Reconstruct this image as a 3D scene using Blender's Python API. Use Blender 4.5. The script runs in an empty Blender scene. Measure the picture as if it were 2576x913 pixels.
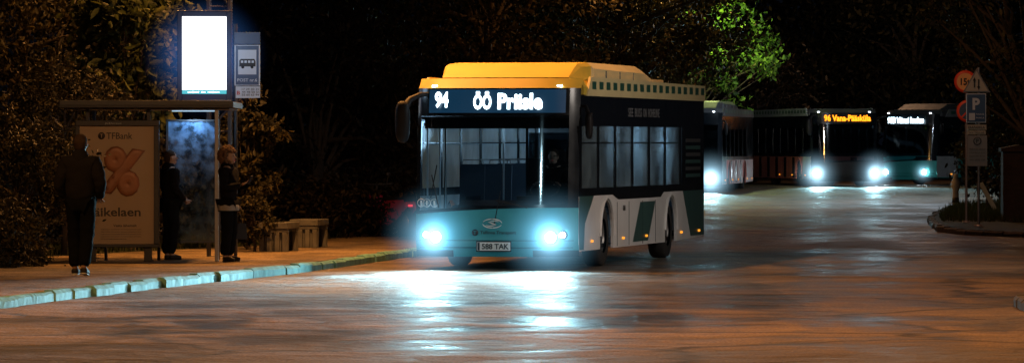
import bpy, math, random
import numpy as np
from mathutils import Vector, Matrix, noise
random.seed(7); np.random.seed(7)
F=13000.0; H=1.95; CX=1288.0; HY=358.0
def PX(px,d): return (px-CX)/F*d
def PZ(py,d): return H-(py-HY)/F*d
SC=bpy.context.scene
COL=SC.collection
# ------------------------------------------------------------------ materials
def nt(name):
    m=bpy.data.materials.new(name); m.use_nodes=True
    t=m.node_tree; t.nodes.clear()
    o=t.nodes.new('ShaderNodeOutputMaterial'); return m,t,o
def N(t,k):
    return t.nodes.new(k)
def mat(name,col,rough=.5,metal=0,var=.25,scale=6,spec=.5,bump=0,coat=0,sheen=0,em=None):
    m,t,o=nt(name)
    b=N(t,'ShaderNodeBsdfPrincipled'); L=t.links
    tc=N(t,'ShaderNodeTexCoord'); nz=N(t,'ShaderNodeTexNoise'); nz.inputs['Scale'].default_value=scale; nz.inputs['Detail'].default_value=6
    L.new(tc.outputs['Object'],nz.inputs['Vector'])
    mx=N(t,'ShaderNodeMix'); mx.data_type='RGBA'
    mx.inputs['A'].default_value=[x*(1-var) for x in col]+[1]; mx.inputs['B'].default_value=[min(1,x*(1+var)) for x in col]+[1]
    L.new(nz.outputs['Fac'],mx.inputs['Factor']); L.new(mx.outputs['Result'],b.inputs['Base Color'])
    mr=N(t,'ShaderNodeMapRange'); mr.inputs['To Min'].default_value=max(.02,rough-.1); mr.inputs['To Max'].default_value=min(1,rough+.15)
    L.new(nz.outputs['Fac'],mr.inputs['Value']); L.new(mr.outputs['Result'],b.inputs['Roughness'])
    b.inputs['Metallic'].default_value=metal; b.inputs['Specular IOR Level'].default_value=spec
    b.inputs['Coat Weight'].default_value=coat; b.inputs['Sheen Weight'].default_value=sheen
    if em: b.inputs['Emission Color'].default_value=list(em)+[1]; b.inputs['Emission Strength'].default_value=1
    if bump:
        bp=N(t,'ShaderNodeBump'); bp.inputs['Strength'].default_value=bump; bp.inputs['Distance'].default_value=.02
        L.new(nz.outputs['Fac'],bp.inputs['Height']); L.new(bp.outputs['Normal'],b.inputs['Normal'])
    L.new(b.outputs[0],o.inputs[0]); return m
def emit(name,col,s,var=.0,scale=8):
    m,t,o=nt(name); e=N(t,'ShaderNodeEmission'); e.inputs[0].default_value=list(col)+[1]; e.inputs[1].default_value=s
    if var:
        tc=N(t,'ShaderNodeTexCoord'); nz=N(t,'ShaderNodeTexNoise'); nz.inputs['Scale'].default_value=scale
        mr=N(t,'ShaderNodeMapRange'); mr.inputs['To Min'].default_value=s*(1-var); mr.inputs['To Max'].default_value=s*(1+var)
        t.links.new(tc.outputs['Object'],nz.inputs['Vector']); t.links.new(nz.outputs['Fac'],mr.inputs['Value']); t.links.new(mr.outputs['Result'],e.inputs[1])
    t.links.new(e.outputs[0],o.inputs[0]); return m
def glass(name,tint=(.6,.7,.75),refl=.06,dirt_glow=0,dirt_glow_col=(.5,.6,.7),dscale=3,lo=.1,glow_z=None):
    m,t,o=nt(name); L=t.links
    tr=N(t,'ShaderNodeBsdfTransparent'); tr.inputs[0].default_value=list(tint)+[1]
    g=N(t,'ShaderNodeBsdfGlossy'); g.inputs['Roughness'].default_value=.06
    lw=N(t,'ShaderNodeFresnel'); lw.inputs[0].default_value=1.35
    ad=N(t,'ShaderNodeMath'); ad.operation='ADD'; ad.inputs[1].default_value=refl; L.new(lw.outputs[0],ad.inputs[0])
    mx=N(t,'ShaderNodeMixShader'); L.new(ad.outputs[0],mx.inputs[0]); L.new(tr.outputs[0],mx.inputs[1]); L.new(g.outputs[0],mx.inputs[2])
    last=mx
    tc=N(t,'ShaderNodeTexCoord'); nz=N(t,'ShaderNodeTexNoise'); nz.inputs['Scale'].default_value=dscale; nz.inputs['Detail'].default_value=8
    L.new(tc.outputs['Object'],nz.inputs['Vector'])
    if dirt_glow:
        df=N(t,'ShaderNodeBsdfTranslucent'); df.inputs[0].default_value=list(dirt_glow_col)+[1]
        d2=N(t,'ShaderNodeBsdfDiffuse'); d2.inputs[0].default_value=list(dirt_glow_col)+[1]
        a=N(t,'ShaderNodeMixShader'); L.new(df.outputs[0],a.inputs[1]); L.new(d2.outputs[0],a.inputs[2])
        mr=N(t,'ShaderNodeMapRange'); mr.inputs['From Min'].default_value=.4; mr.inputs['From Max'].default_value=.7; mr.inputs['To Max'].default_value=dirt_glow; mr.inputs['To Min'].default_value=dirt_glow*lo
        L.new(nz.outputs['Fac'],mr.inputs['Value']); out=mr.outputs[0]
        if glow_z:  # pale layer grows with height, painting a glow near the top
            sp=N(t,'ShaderNodeSeparateXYZ'); L.new(tc.outputs['Object'],sp.inputs[0])
            z=N(t,'ShaderNodeMapRange'); z.inputs['From Min'].default_value=glow_z[0]; z.inputs['From Max'].default_value=glow_z[1]; z.inputs['To Min'].default_value=.12; z.inputs['To Max'].default_value=1
            L.new(sp.outputs[2],z.inputs['Value']); mu=N(t,'ShaderNodeMath'); mu.operation='MULTIPLY'; L.new(out,mu.inputs[0]); L.new(z.outputs[0],mu.inputs[1]); out=mu.outputs[0]
        m2=N(t,'ShaderNodeMixShader'); L.new(out,m2.inputs[0]); L.new(mx.outputs[0],m2.inputs[1]); L.new(a.outputs[0],m2.inputs[2]); last=m2
    L.new(last.outputs[0],o.inputs[0]); return m
def halo_mat(name,col,k,p=3.5,k2=0,p2=1):
    m,t,o=nt(name); L=t.links
    tc=N(t,'ShaderNodeTexCoord'); ln=N(t,'ShaderNodeVectorMath'); ln.operation='LENGTH'; L.new(tc.outputs['Object'],ln.inputs[0])
    s=N(t,'ShaderNodeMath'); s.operation='SUBTRACT'; s.inputs[0].default_value=1; s.use_clamp=True; L.new(ln.outputs['Value'],s.inputs[1])
    def term(k,p):
        pw=N(t,'ShaderNodeMath'); pw.operation='POWER'; pw.inputs[1].default_value=p; L.new(s.outputs[0],pw.inputs[0])
        ml=N(t,'ShaderNodeMath'); ml.operation='MULTIPLY'; ml.inputs[1].default_value=k; L.new(pw.outputs[0],ml.inputs[0]); return ml.outputs[0]
    out=term(k,p)
    if k2:
        ad=N(t,'ShaderNodeMath'); ad.operation='ADD'; L.new(out,ad.inputs[0]); L.new(term(k2,p2),ad.inputs[1]); out=ad.outputs[0]
    e=N(t,'ShaderNodeEmission'); e.inputs[0].default_value=list(col)+[1]; L.new(out,e.inputs[1])
    L.new(e.outputs[0],o.inputs['Volume']); return m
def leafmat(name,c1,c2,c3):
    m,t,o=nt(name); L=t.links
    at=N(t,'ShaderNodeAttribute'); at.attribute_name='var'
    cr=N(t,'ShaderNodeValToRGB'); cr.color_ramp.elements[0].color=list(c1)+[1]; cr.color_ramp.elements[1].color=list(c3)+[1]
    e=cr.color_ramp.elements.new(.55); e.color=list(c2)+[1]
    L.new(at.outputs['Fac'],cr.inputs[0])
    b=N(t,'ShaderNodeBsdfPrincipled'); b.inputs['Roughness'].default_value=.6; b.inputs['Specular IOR Level'].default_value=.3; L.new(cr.outputs[0],b.inputs['Base Color'])
    tl=N(t,'ShaderNodeBsdfTranslucent'); L.new(cr.outputs[0],tl.inputs[0])
    mx=N(t,'ShaderNodeMixShader'); mx.inputs[0].default_value=.3; L.new(b.outputs[0],mx.inputs[1]); L.new(tl.outputs[0],mx.inputs[2])
    L.new(mx.outputs[0],o.inputs[0]); return m
M={}
M['teal']=mat('teal_paint',(.05,.36,.42),.35,0,.12,2,coat=.2)
M['tealfar']=mat('far_teal_paint',(.04,.42,.40),.4,0,.12,2)
M['tealdk']=mat('dark_teal_paint',(.04,.10,.095),.4,0,.2,2)
M['white']=mat('white_paint',(.70,.70,.69),.4,0,.18,2)
M['cream']=mat('cream_paint',(.74,.62,.32),.5,0,.15,2)
M['yellow']=mat('yellow_paint',(.66,.48,.06),.55,0,.22,2)
M['black']=mat('black_gloss',(.008,.011,.015),.18,0,.3,3,coat=.3,spec=.35)
M['signback']=mat('led_panel',(.01,.012,.016),.3,0,.3,3,em=(.005,.03,.065))
M['blackm']=mat('black_matt',(.010,.010,.012),.6,spec=.3)
M['green']=mat('green_square_paint',(.02,.10,.07),.4)
M['rubber']=mat('rubber',(.02,.02,.02),.8,0,.3,20)
M['rim']=mat('wheel_rim_steel',(.2,.2,.2),.4,.7)
M['grey']=mat('grey_plastic',(.18,.19,.2),.5)
M['dgrey']=mat('dark_grey_plastic',(.06,.065,.07),.5)
M['lgrey']=mat('light_grey_panel',(.45,.5,.54),.5)
M['metal']=mat('galvanised_steel',(.28,.28,.3),.45,.6,.3,9)
M['dmetal']=mat('dark_steel',(.05,.05,.055),.5,.5,.3,9)
M['pink']=mat('pinkish_red_paint',(.50,.15,.12),.45)
M['steelrail']=mat('steel_handrail',(.5,.5,.5),.3,.9)
M['seat']=mat('blue_seat_fabric',(.02,.035,.055),.8)
M['ledw']=emit('white_led',(.66,.88,1),7,.2,30)
M['ledo']=emit('orange_led',(1,.26,.01),3.2,.25,30)
M['lamp']=emit('headlamp_lens',(.82,.95,1),26,.1)
M['lampfar']=emit('far_headlamp_lens',(.78,.93,1),90,.1)
M['marker']=emit('marker_lamp_lens',(.8,.9,1),12,.1)
M['amber']=emit('amber_marker_lens',(1,.35,.03),1.3,.2)
M['ceil']=emit('cabin_light_strip',(.55,.8,1),.8,.1)
M['plate']=mat('licence_plate_white',(.88,.88,.86),.4,0,.06)
M['platet']=mat('licence_plate_black',(.02,.02,.02),.5)
M['glass']=glass('bus_glass',(.42,.54,.62),.02)
M['glassS']=glass('bus_side_glass',(.84,.92,.96),.02,.22,(.5,.62,.68),2,.3)
M['glassL']=glass('misted_side_glass',(.4,.5,.6),.03,.9,(.6,.75,.82),1.2,.55)
M['glassD']=glass('dark_bus_glass',(.25,.3,.33),.05)
M['glassP']=glass('shelter_glass',(.6,.68,.72),.06,.95,(.30,.50,.80),6,.1,(1.1,1.9))  # bluish glow at the top is painted into the pale layer
M['halo']=halo_mat('headlamp_glow',(.30,.70,1.0),32,10,1.7,2.6)  # emissive volume imitating lamp glare, added around each headlamp
M['halof']=halo_mat('far_headlamp_glow',(.45,.78,1.0),34,10,2.0,3)
# ------------------------------------------------------------------ mesh builder
class MB:
    def __init__(s): s.v=[];s.f=[];s.m=[];s.s=[]
    def add(s,vs,fs,mi=0,sm=False):
        o=len(s.v); s.v+= [tuple(v) for v in vs]
        for f in fs: s.f.append([i+o for i in f]); s.m.append(mi); s.s.append(sm)
        return s
    def box(s,x0,x1,y0,y1,z0,z1,mi=0):
        vs=[(x,y,z) for z in (z0,z1) for y in (y0,y1) for x in (x0,x1)]
        return s.add(vs,[(0,2,3,1),(4,5,7,6),(0,1,5,4),(2,6,7,3),(0,4,6,2),(1,3,7,5)],mi)
    def tube(s,p0,p1,r0,r1=None,n=10,mi=0):
        return s.path([p0,p1],[r0,r0 if r1 is None else r1],n,mi)
    def path(s,pts,rs,n=10,mi=0,sm=True):
        pts=[Vector(p) for p in pts]
        if not hasattr(rs,'__len__'): rs=[rs]*len(pts)
        vs=[];fs=[]
        up=None
        for i,p in enumerate(pts):
            d=(pts[min(i+1,len(pts)-1)]-pts[max(i-1,0)]).normalized()
            if up is None: up=Vector((0,0,1)) if abs(d.z)<.9 else Vector((1,0,0))
            a=d.cross(up)
            if a.length<1e-4: a=d.cross(Vector((0,1,0)))
            a.normalize(); b=d.cross(a)
            for k in range(n):
                t=2*math.pi*k/n; vs.append(p+(a*math.cos(t)+b*math.sin(t))*rs[i])
        for i in range(len(pts)-1):
            for k in range(n):
                k2=(k+1)%n; fs.append((i*n+k,i*n+k2,(i+1)*n+k2,(i+1)*n+k))
        s.add(vs,fs,mi,sm)
        o=len(pts)-1
        s.add(vs[:n],[tuple(range(n))],mi); s.add(vs[o*n:],[tuple(range(n))],mi)
        return s
    def prism(s,pts,ax,a,b,mi=0):
        n=len(pts)
        def P(p,c):
            return (c,p[0],p[1]) if ax=='x' else ((p[0],c,p[1]) if ax=='y' else (p[0],p[1],c))
        vs=[P(p,a) for p in pts]+[P(p,b) for p in pts]
        fs=[tuple(range(n)),tuple(range(2*n-1,n-1,-1))]+[(i,(i+1)%n,n+(i+1)%n,n+i) for i in range(n)]
        return s.add(vs,fs,mi)
    def sphere(s,c,r,mi=0,u=14,w=9,fn=None):
        if not hasattr(r,'__len__'): r=(r,r,r)
        vs=[];fs=[]
        for j in range(w+1):
            th=math.pi*j/w
            for i in range(u):
                ph=2*math.pi*i/u
                d=Vector((math.sin(th)*math.cos(ph),math.sin(th)*math.sin(ph),math.cos(th)))
                k=fn(d) if fn else 1
                vs.append((c[0]+d.x*r[0]*k,c[1]+d.y*r[1]*k,c[2]+d.z*r[2]*k))
        for j in range(w):
            for i in range(u):
                i2=(i+1)%u; fs.append((j*u+i,(j+1)*u+i,(j+1)*u+i2,j*u+i2))
        return s.add(vs,fs,mi,True)
    def lathe(s,prof,c,ax='x',n=28,mi=0,sm=True):
        vs=[];fs=[];m=len(prof)
        for i in range(n):
            t=2*math.pi*i/n; co,si=math.cos(t),math.sin(t)
            for r,a in prof:
                if ax=='x': vs.append((c[0]+a,c[1]+r*co,c[2]+r*si))
                elif ax=='y': vs.append((c[0]+r*co,c[1]+a,c[2]+r*si))
                else: vs.append((c[0]+r*co,c[1]+r*si,c[2]+a))
        for i in range(n):
            for j in range(m-1):
                i2=(i+1)%n; fs.append((i*m+j,i2*m+j,i2*m+j+1,i*m+j+1))
        return s.add(vs,fs,mi,sm)
    def mesh(s,me,mi=0,mtx=None,sm=True):
        vs=[(mtx@v.co if mtx else v.co) for v in me.vertices]
        return s.add(vs,[tuple(p.vertices) for p in me.polygons],mi,sm)
    def data(s,name,mats):
        me=bpy.data.meshes.new(name); me.from_pydata(s.v,[],s.f)
        for m in mats: me.materials.append(M[m] if isinstance(m,str) else m)
        me.polygons.foreach_set('material_index',s.m); me.polygons.foreach_set('use_smooth',s.s)
        me.update(); return me
    def build(s,name,mats,parent=None,loc=(0,0,0),rot=(0,0,0),bevel=0,scale=(1,1,1)):
        ob=bpy.data.objects.new(name,s.data(name,mats)); COL.objects.link(ob)
        ob.location=loc; ob.rotation_euler=rot; ob.scale=scale
        if parent: ob.parent=parent
        if bevel:
            b=ob.modifiers.new('bevel','BEVEL'); b.width=bevel; b.segments=2; b.limit_method='ANGLE'
        return ob
def empty(name,loc,rotz=0,label='',cat='',group=None,scale=1):
    e=bpy.data.objects.new(name,None); COL.objects.link(e); e.location=loc; e.rotation_euler=(0,0,rotz); e.empty_display_size=.2
    e.scale=(scale,)*3
    e['label']=label; e['category']=cat
    if group: e['group']=group
    return e
def tag(o,label,cat,group=None,kind=None):
    if label: o['label']=label
    if cat: o['category']=cat
    if group: o['group']=group
    if kind: o['kind']=kind
    return o
def text(name,body,w,h,loc,rot,parent,m,ext=.004,bold=0,bevel=0):
    cu=bpy.data.curves.new('t','FONT'); cu.body=body; cu.size=1; cu.extrude=0.02; cu.offset=bold; cu.resolution_u=3
    if bevel: cu.bevel_depth=bevel; cu.bevel_resolution=2
    ob=bpy.data.objects.new('t',cu); COL.objects.link(ob)
    dg=bpy.context.evaluated_depsgraph_get(); dg.update()
    me=bpy.data.meshes.new_from_object(ob.evaluated_get(dg)); bpy.data.objects.remove(ob)
    co=np.empty(len(me.vertices)*3,dtype=np.float32); me.vertices.foreach_get('co',co); co=co.reshape(-1,3)
    mn=co.min(0); mx=co.max(0); c=(mn+mx)/2; co=co-c; sz=mx-mn
    if w is None: w=sz[0]*h/sz[1]
    co[:,0]*=w/sz[0]; co[:,1]*=h/sz[1]; co[:,2]*=ext/max(sz[2],1e-6)
    me.vertices.foreach_set('co',co.ravel()); me.update(); me.materials.clear(); me.materials.append(M[m] if isinstance(m,str) else m)
    o=bpy.data.objects.new(name,me); COL.objects.link(o); o.location=loc; o.rotation_euler=rot
    if parent: o.parent=parent
    return o
R90=math.pi/2
FR=(R90,0,0); SR=(R90,0,R90)
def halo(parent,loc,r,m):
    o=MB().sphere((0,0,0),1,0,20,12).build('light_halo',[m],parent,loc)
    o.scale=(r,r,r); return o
def light(kind,name,loc,e,col,parent=None,rot=None,size=.1,ang=70,blend=.6,target=None):
    l=bpy.data.lights.new(name,kind); l.energy=e; l.color=col
    if kind in('POINT','SPOT'): l.shadow_soft_size=size
    if kind=='SPOT': l.spot_size=math.radians(ang); l.spot_blend=blend
    if kind=='AREA': l.size=size
    o=bpy.data.objects.new(name,l); COL.objects.link(o); o.location=loc
    if rot: o.rotation_euler=rot
    if target is not None: o.rotation_euler=(Vector(target)-Vector(loc)).to_track_quat('-Z','Y').to_euler()
    if parent: o.parent=parent
    return o
# ------------------------------------------------------------------ bus
def interp(z,T):
    for (a,b),(c,d) in zip(T,T[1:]):
        if z<=c: return b+(d-b)*max(0,(z-a))/(c-a)
    return T[-1][1]
FT=[(.2,.08),(.45,.0),(.95,.02),(2.4,.16),(2.78,.22),(2.93,.42)]
def fy(x,z): return interp(z,FT)+.34*(min(1,abs(x)/1.275))**4.5
HW=1.275
def make_bus(loc,ang,L=12.0,sign=None,led='ledw',near=True,fairing=True,low='teal',skirt='white',hl=(.9,1.07),label='',lampE=0,roofm='yellow',hr=.85,cabin=1.0,hmat='halo',rail='cream',over='tealdk'):
    B=empty('city_bus',loc,ang,label,'bus')
    nx=26 if near else 14
    def patch(mb,x0,x1,z0,z1,off=0,mi=0,nz=10,nxx=None):
        n=nxx or nx; vs=[];fs=[]
        for j in range(nz+1):
            for i in range(n+1):
                x=x0+(x1-x0)*i/n; a=z0(x) if callable(z0) else z0; b=z1(x) if callable(z1) else z1
                z=a+(b-a)*j/nz; vs.append((x,fy(x,z)-off,z))
        for j in range(nz):
            for i in range(n): fs.append((j*(n+1)+i,j*(n+1)+i+1,(j+1)*(n+1)+i+1,(j+1)*(n+1)+i))
        mb.add(vs,fs,mi,True)
    ztop=lambda x:.93+.04*x-.03*(x/1.2)**2
    b=MB()   # mats 0 low,1 skirt,2 black,3 roof,4 dark teal,5 dark grey
    patch(b,-HW,HW,.30,ztop,0,0,8)
    patch(b,-HW,HW,.20,.30,0.0,2,3)
    patch(b,-1.2,1.2,.335,.345,.006,2,1)
    patch(b,-1.22,1.22,.445,.452,.004,2,1)
    patch(b,-.62,.62,.20,.31,.02,0,3)
    patch(b,-HW,-1.2,ztop,2.78,0,2,10,3); patch(b,1.13,HW,ztop,2.78,0,2,10,3)
    patch(b,-1.2,1.13,ztop,lambda x:ztop(x)+.05,.0,2,1)
    patch(b,-1.2,1.13,2.36,2.78,0,2,3)
    patch(b,-HW,HW,2.78,2.93,0,3,4)
    def arch(yc,n=14,r=.56,zc=.48):
        return [(yc+r*math.cos(math.pi*(1-k/n)), max(.28,zc+r*math.sin(math.pi*(1-k/n)))) for k in range(n+1)]
    w1,w2=2.7,L-3.4
    for sx in (-1,1):
        x0,x1=(HW-.04,HW) if sx>0 else (-HW,-HW+.04)
        f=lambda z:fy(HW,z)
        pts=[(f(.28),.28)]+[(w1-.56,.28)]+arch(w1)+[(w1+.56,.28)]+[(w2-.56,.28)]+arch(w2)+[(w2+.56,.28),(L,.32),(L,1.12),(f(1.1),1.12),(f(.6),.6)]
        b.prism(pts,'x',x0,x1,1)
        b.prism([(f(1.12),1.12),(L,1.12),(L,1.24),(f(1.24),1.24)],'x',x0,x1,2)
        b.prism([(f(2.2),2.2),(L,2.2),(L,2.68),(f(2.68),2.68)],'x',x0,x1,2)
        ys=[(f(1.7)+.0,.62),(1.95,2.08)]
        yy=3.42
        while yy<L-2.3: ys.append((yy,yy+.13)); yy+=1.53
        ys.append((L-2.25,L))
        for a,c in ys: b.box(x0,x1,a,c,1.24,2.2,2)
        xo0,xo1=(HW+.001,HW+.005) if sx>0 else (-HW-.005,-HW-.001)
        if near:
            b.prism([(f(.3)+.02,.3),(.75,.3),(.85,.70),(1.6,1.12),(f(1.1)+.02,1.12),(f(.6)+.02,.6)],'x',xo0,xo1,4)
            b.prism([(w1+2.3,.34),(w1+3.7,.34),(w1+4.4,.98),(w1+3.0,.98)],'x',xo0,xo1,4)
            b.prism([(w2+2.0,.34),(L-.02,.34),(L-.02,1.12),(w2+1.2,1.12)],'x',xo0,xo1,4)
            b.prism([(w1+1.0,1.04),(w2-1.0,1.04),(w2-.7,1.12),(w1+.5,1.12)],'x',xo0,xo1,2)
            for k in range(6): b.box(min(xo0,xo1),max(xo0,xo1),L-1.9,L-.4,1.35+k*.12,1.41+k*.12,5 if k%2 else 4)
        else:
            b.prism([(f(.3)+.02,.3),(1.9,.3),(1.9,1.12),(f(1.1)+.02,1.12),(f(.6)+.02,.6)],'x',xo0,xo1,4)
            yy=w1+.8
            while yy<w2-1: b.box(xo0,xo1,yy,yy+.5,.32,1.1,2); yy+=1.7
        b.path([(sx*(HW+.008),y,z) for y,z in arch(w1,r=.60)],.028,6,1); b.path([(sx*(HW+.008),y,z) for y,z in arch(w2,r=.60)],.028,6,1)
        for y in (w1+.9,w1+1.95,w1+3.2,w1+4.4): b.box(min(xo0,xo1)-.001,max(xo0,xo1)+.001,y,y+.012,.30,1.0,2)
        for wy in (w1,w2):
            xi=sx*(HW-.42); b.box(min(xi,xi+sx*.01),max(xi,xi+sx*.01),wy-.6,wy+.6,.28,1.1,2)
    b.box(-HW,HW,L-.05,L,.32,2.68,2)
    b.box(-1.2,1.2,.5,L-.06,.30,.36,2)
    b.box(-1.2,1.2,.6,L-.06,2.30,2.34,5)
    b.box(-1.18,1.12,.55,.58,2.16,2.32,2)
    b.build('body',[low,skirt,'black',roofm,over,'dgrey'],B)
    r=MB()
    sec=[(-HW,2.68),(-HW,2.80),(-1.2,2.90),(-1.05,2.935),(1.05,2.935),(1.2,2.90),(HW,2.80),(HW,2.68)]
    r.prism(sec,'y',.76,L,0)
    for sx in(-1,1):
        xs=(1.262,1.30) if sx>0 else (-1.30,-1.262)
        r.prism([(.95,2.665),(L,2.665),(L,2.93),(1.25,2.96)],'x',xs[0],xs[1],1)
        xo=(1.301,1.305) if sx>0 else (-1.305,-1.301)
        y=1.35
        while y<L-.3:
            r.box(xo[0],xo[1],y,y+.32,2.77,2.89,2); y+=.60
    r.build('roof',[roofm,rail,'green'],B)
    if fairing:
        f=MB()
        def ring(y,z,w,ch): return [(-w,y,2.93),(-w,y,z-ch),(-w+ch*1.2,y,z),(w-ch*1.2,y,z),(w,y,z-ch),(w,y,2.93)]
        st=[(1.0,2.95,1.0,.01),(1.55,3.17,1.08,.05),(2.3,3.20,1.1,.06),(2.32,3.20,1.14,.10),(6.6,3.20,1.16,.12),(7.2,3.14,1.16,.12),(7.8,2.95,1.14,.01)]
        vs=[];fs=[]
        for q in st: vs+=ring(*q)
        n=6
        for i in range(len(st)-1):
            for k in range(n-1):
                fs.append((i*n+k,i*n+k+1,(i+1)*n+k+1,(i+1)*n+k))
        f.add(vs,[q for q in fs if q[0]//n<2],0,False); f.add(vs,[q for q in fs if q[0]//n>=2],1,False)
        f.box(-.8,.8,8.1,10.6,2.94,3.02,1); f.box(-.5,.3,8.6,9.8,3.02,3.1,1)
        for y in (3.3,4.5,5.7): f.box(-1.165,1.165,y,y+.015,2.95,3.075,2)
        f.build('roof_fairing',[roofm,rail,'grey'],B)
    g=MB(); patch(g,-1.2,1.13,lambda x:ztop(x)+.05,2.36,.0,0,10); g.build('windscreen',['glass' if near else 'glassD'],B)
    g=MB(); patch(g,-.78,-.765,lambda x:ztop(x)+.05,2.36,-.02,0,8,1)
    g.build('windscreen_seal',['black'],B)
    for sx in (-1,1):
        segs=[(.62,1.95)]; yy=3.55; segs.append((2.08,3.42))
        while yy<L-2.4: segs.append((yy,min(yy+1.40,L-2.25))); yy+=1.53
        for i,(a,c) in enumerate(segs):
            x=sx*(HW-.02); gg=MB(); gg.box(x-.004,x+.004,a,c,1.24,2.2,0)
            if near:
                gg.box(x-.012,x+.012,a+.02,c-.02,1.93,1.95,1)
            gg.build('side_window',[('glassS' if sx>0 else 'glassL') if near else 'glassD','black'],B)
    sb=MB(); patch(sb,-1.06,1.08,2.40,2.76,.012,0,4)
    s_=sb.build('destination_sign',['signback' if near else 'black'],B)
    if sign:
        for (tx,xc,zc,w,h) in sign:
            text('sign_text',tx,w,h,(xc,fy(xc,zc)-.035-(0 if near else .05),zc),(R90-.12,0,0),s_,led,bold=.035)
    for sx in (-1,1):
        for j,(hx,rr) in enumerate(((hl[0],.085 if near else .1),(hl[1],.045))):
            if j==1 and not near: continue
            y=fy(hx,.5)-.03; hm=MB().lathe([(0,-.01),(rr*.8,-.008),(rr,.0),(rr,.05)],(0,0,0),'y',20)
            ho=hm.build('headlight' if j==0 else 'daytime_lamp',['lamp' if near else 'lampfar'],B,(sx*hx,y,.50 if j==0 else .535))
            MB().lathe([(rr,-.004),(rr+.025,-.012),(rr+.03,.05)],(0,0,0),'y',20).build('bezel',['dmetal'],ho)
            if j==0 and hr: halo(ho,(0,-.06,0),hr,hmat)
        if lampE:
            light('SPOT','headlight_beam',(sx*hl[0],fy(.9,.5)-.10,.55),lampE,(.42,.85,1),B,(math.radians(90.5),0,math.radians(180)),.15,36 if near else 50,1)
            if near: light('SPOT','headlight_spill',(sx*hl[0],fy(.9,.5)-.10,.55),950,(.42,.85,1),B,(math.radians(90),0,math.radians(180)),.15,110,1)
    for sx in (-1,1):
        MB().box(-.04,.04,-.01,.02,-.015,.015).build('marker_lamp',['marker'],B,(sx*.98,fy(.98,2.82)-.02,2.81))
    for y in ((1.4,4.1,6.2,9.6,11.4) if L<13 else (1.4,4,6.5)):
        for sx in (-1,1):
            MB().box(-.012,.012,-.05,.05,-.018,.018).build('side_marker',['amber'],B,(sx*(HW+.015),y,.42))
    for yw in ((w1,w2) if L<13 else (w1,w2,w2-5.8)):
        for sx in (-1,1):
            w=MB().lathe([(.27,-.14),(.44,-.14),(.475,-.10),(.48,-.0),(.475,.10),(.44,.14),(.27,.14)],(0,0,0),'x',32)
            wo=w.build('wheel',['rubber'],B,(sx*(HW-.19),yw,.48))
            q=MB().lathe([(.27,.10),(.25,.06),(.16,.05),(.12,.10),(.0,.10)],(0,0,0),'x',24)
            for k in range(8):
                t=k*math.pi/4; q.lathe([(0,.075),(.02,.075),(.02,.04)],(0,.2*math.cos(t),.2*math.sin(t)),'x',8)
            ro=q.build('rim',['rim'],wo); ro.rotation_euler=(0,0,0 if sx>0 else math.pi)
    sq=lambda d:1/(abs(d.x)**3+abs(d.y)**3+abs(d.z)**3+1e-6)**(1/3)*.92
    for sx in (-1,1):
        mm=MB()
        if sx<0:
            mm.path([(-1.0,.45,2.70),(-1.2,.32,2.68),(-1.33,.14,2.60),(-1.38,.04,2.48)],[.03,.04,.05,.07],10,0)
            mm.sphere((-1.41,0,2.26),(.12,.12,.35),0,16,12,sq)
        else:
            mm.path([(1.26,.55,2.5),(1.36,.5,2.5),(1.40,.48,2.4)],[.025,.03,.035],8,0)
            mm.sphere((1.41,.5,2.2),(.06,.08,.22),0,14,10,sq)
        mo=mm.build('mirror',['blackm'],B)
        MB().box(-.07,.07,.0,.004,-.2,.2).build('mirror_glass',['steelrail'],mo,(-1.41 if sx<0 else 1.41,.12 if sx<0 else .585,2.24),scale=(1,1,1) if sx<0 else (.5,1,.8))
    if near:
        d=MB(); d.prism([(.30,.6),(.30,.98),(.55,1.06),(.95,1.0),(1.0,.6)],'x',-.6,1.15,0); d.box(.25,1.15,.62,1.0,1.0,1.12,0)
        d.build('dashboard',['blackm'],B)
        st=MB(); st.lathe([(.21,-.012),(.232,0),(.21,.012),(.20,0),(.21,-.012)],(0,0,0),'z',28); st.tube((-.2,0,0),(.2,0,0),.012); st.tube((0,0,0),(0,-.05,-.35),.03)
        st.build('steering_wheel',['blackm'],B,(.62,1.0,1.22),(math.radians(35),0,0))
        ds=MB(); ds.box(-.24,.24,-.25,.25,0,.12); ds.box(-.24,.24,.18,.3,.1,.75); ds.box(-.14,.14,.2,.3,.78,.98)
        ds.build('driver_seat',['blackm'],B,(.62,1.75,.85),bevel=.03)
        pt=MB(); pt.box(.1,1.15,2.10,2.13,.4,1.7,0); pt.box(.1,.14,2.08,2.15,.4,2.3,0); pt.box(.14,1.15,2.115,2.12,1.7,2.1,1)
        pt.build('driver_partition',['blackm','glassD'],B)
        for sx in(-1,1):
            for y in (3.0,4.4,5.9,7.4,8.6,9.7):
                s2=MB(); s2.box(-.42,.42,-.2,.22,0,.07); s2.prism([(.2,.05),(.27,.72),(.24,.75),(.15,.06)],'x',-.42,-.02,0); s2.prism([(.2,.05),(.27,.72),(.24,.75),(.15,.06)],'x',.02,.42,0)
                s2.path([(-.4,.26,.7),(-.38,.28,.82),(-.06,.28,.82),(-.04,.26,.7)],.012,6,1); s2.path([(.4,.26,.7),(.38,.28,.82),(.06,.28,.82),(.04,.26,.7)],.012,6,1)
                s2.box(-.35,.35,-.1,.1,-.4,0,1)
                s2.build('seat',['seat','grey'],B,(sx*.78,y,.85))
        for (x,y) in ((-.95,1.0),(-.32,2.4),(.32,4.6),(-.32,5.2),(.32,8.0)):
            MB().tube((x,y,.36),(x,y,2.3),.018,None,8).build('handrail',['steelrail'],B)
        for sx in (-1,1):
            MB().box(sx*.55-.05,sx*.55+.05,3.4,L-1.0,2.285,2.295).build('cabin_lamp',['ceil'],B)
        MB().box(-1.18,1.18,10.2,10.24,.4,2.0,0).build('rear_bulkhead',['blackm'],B)
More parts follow.
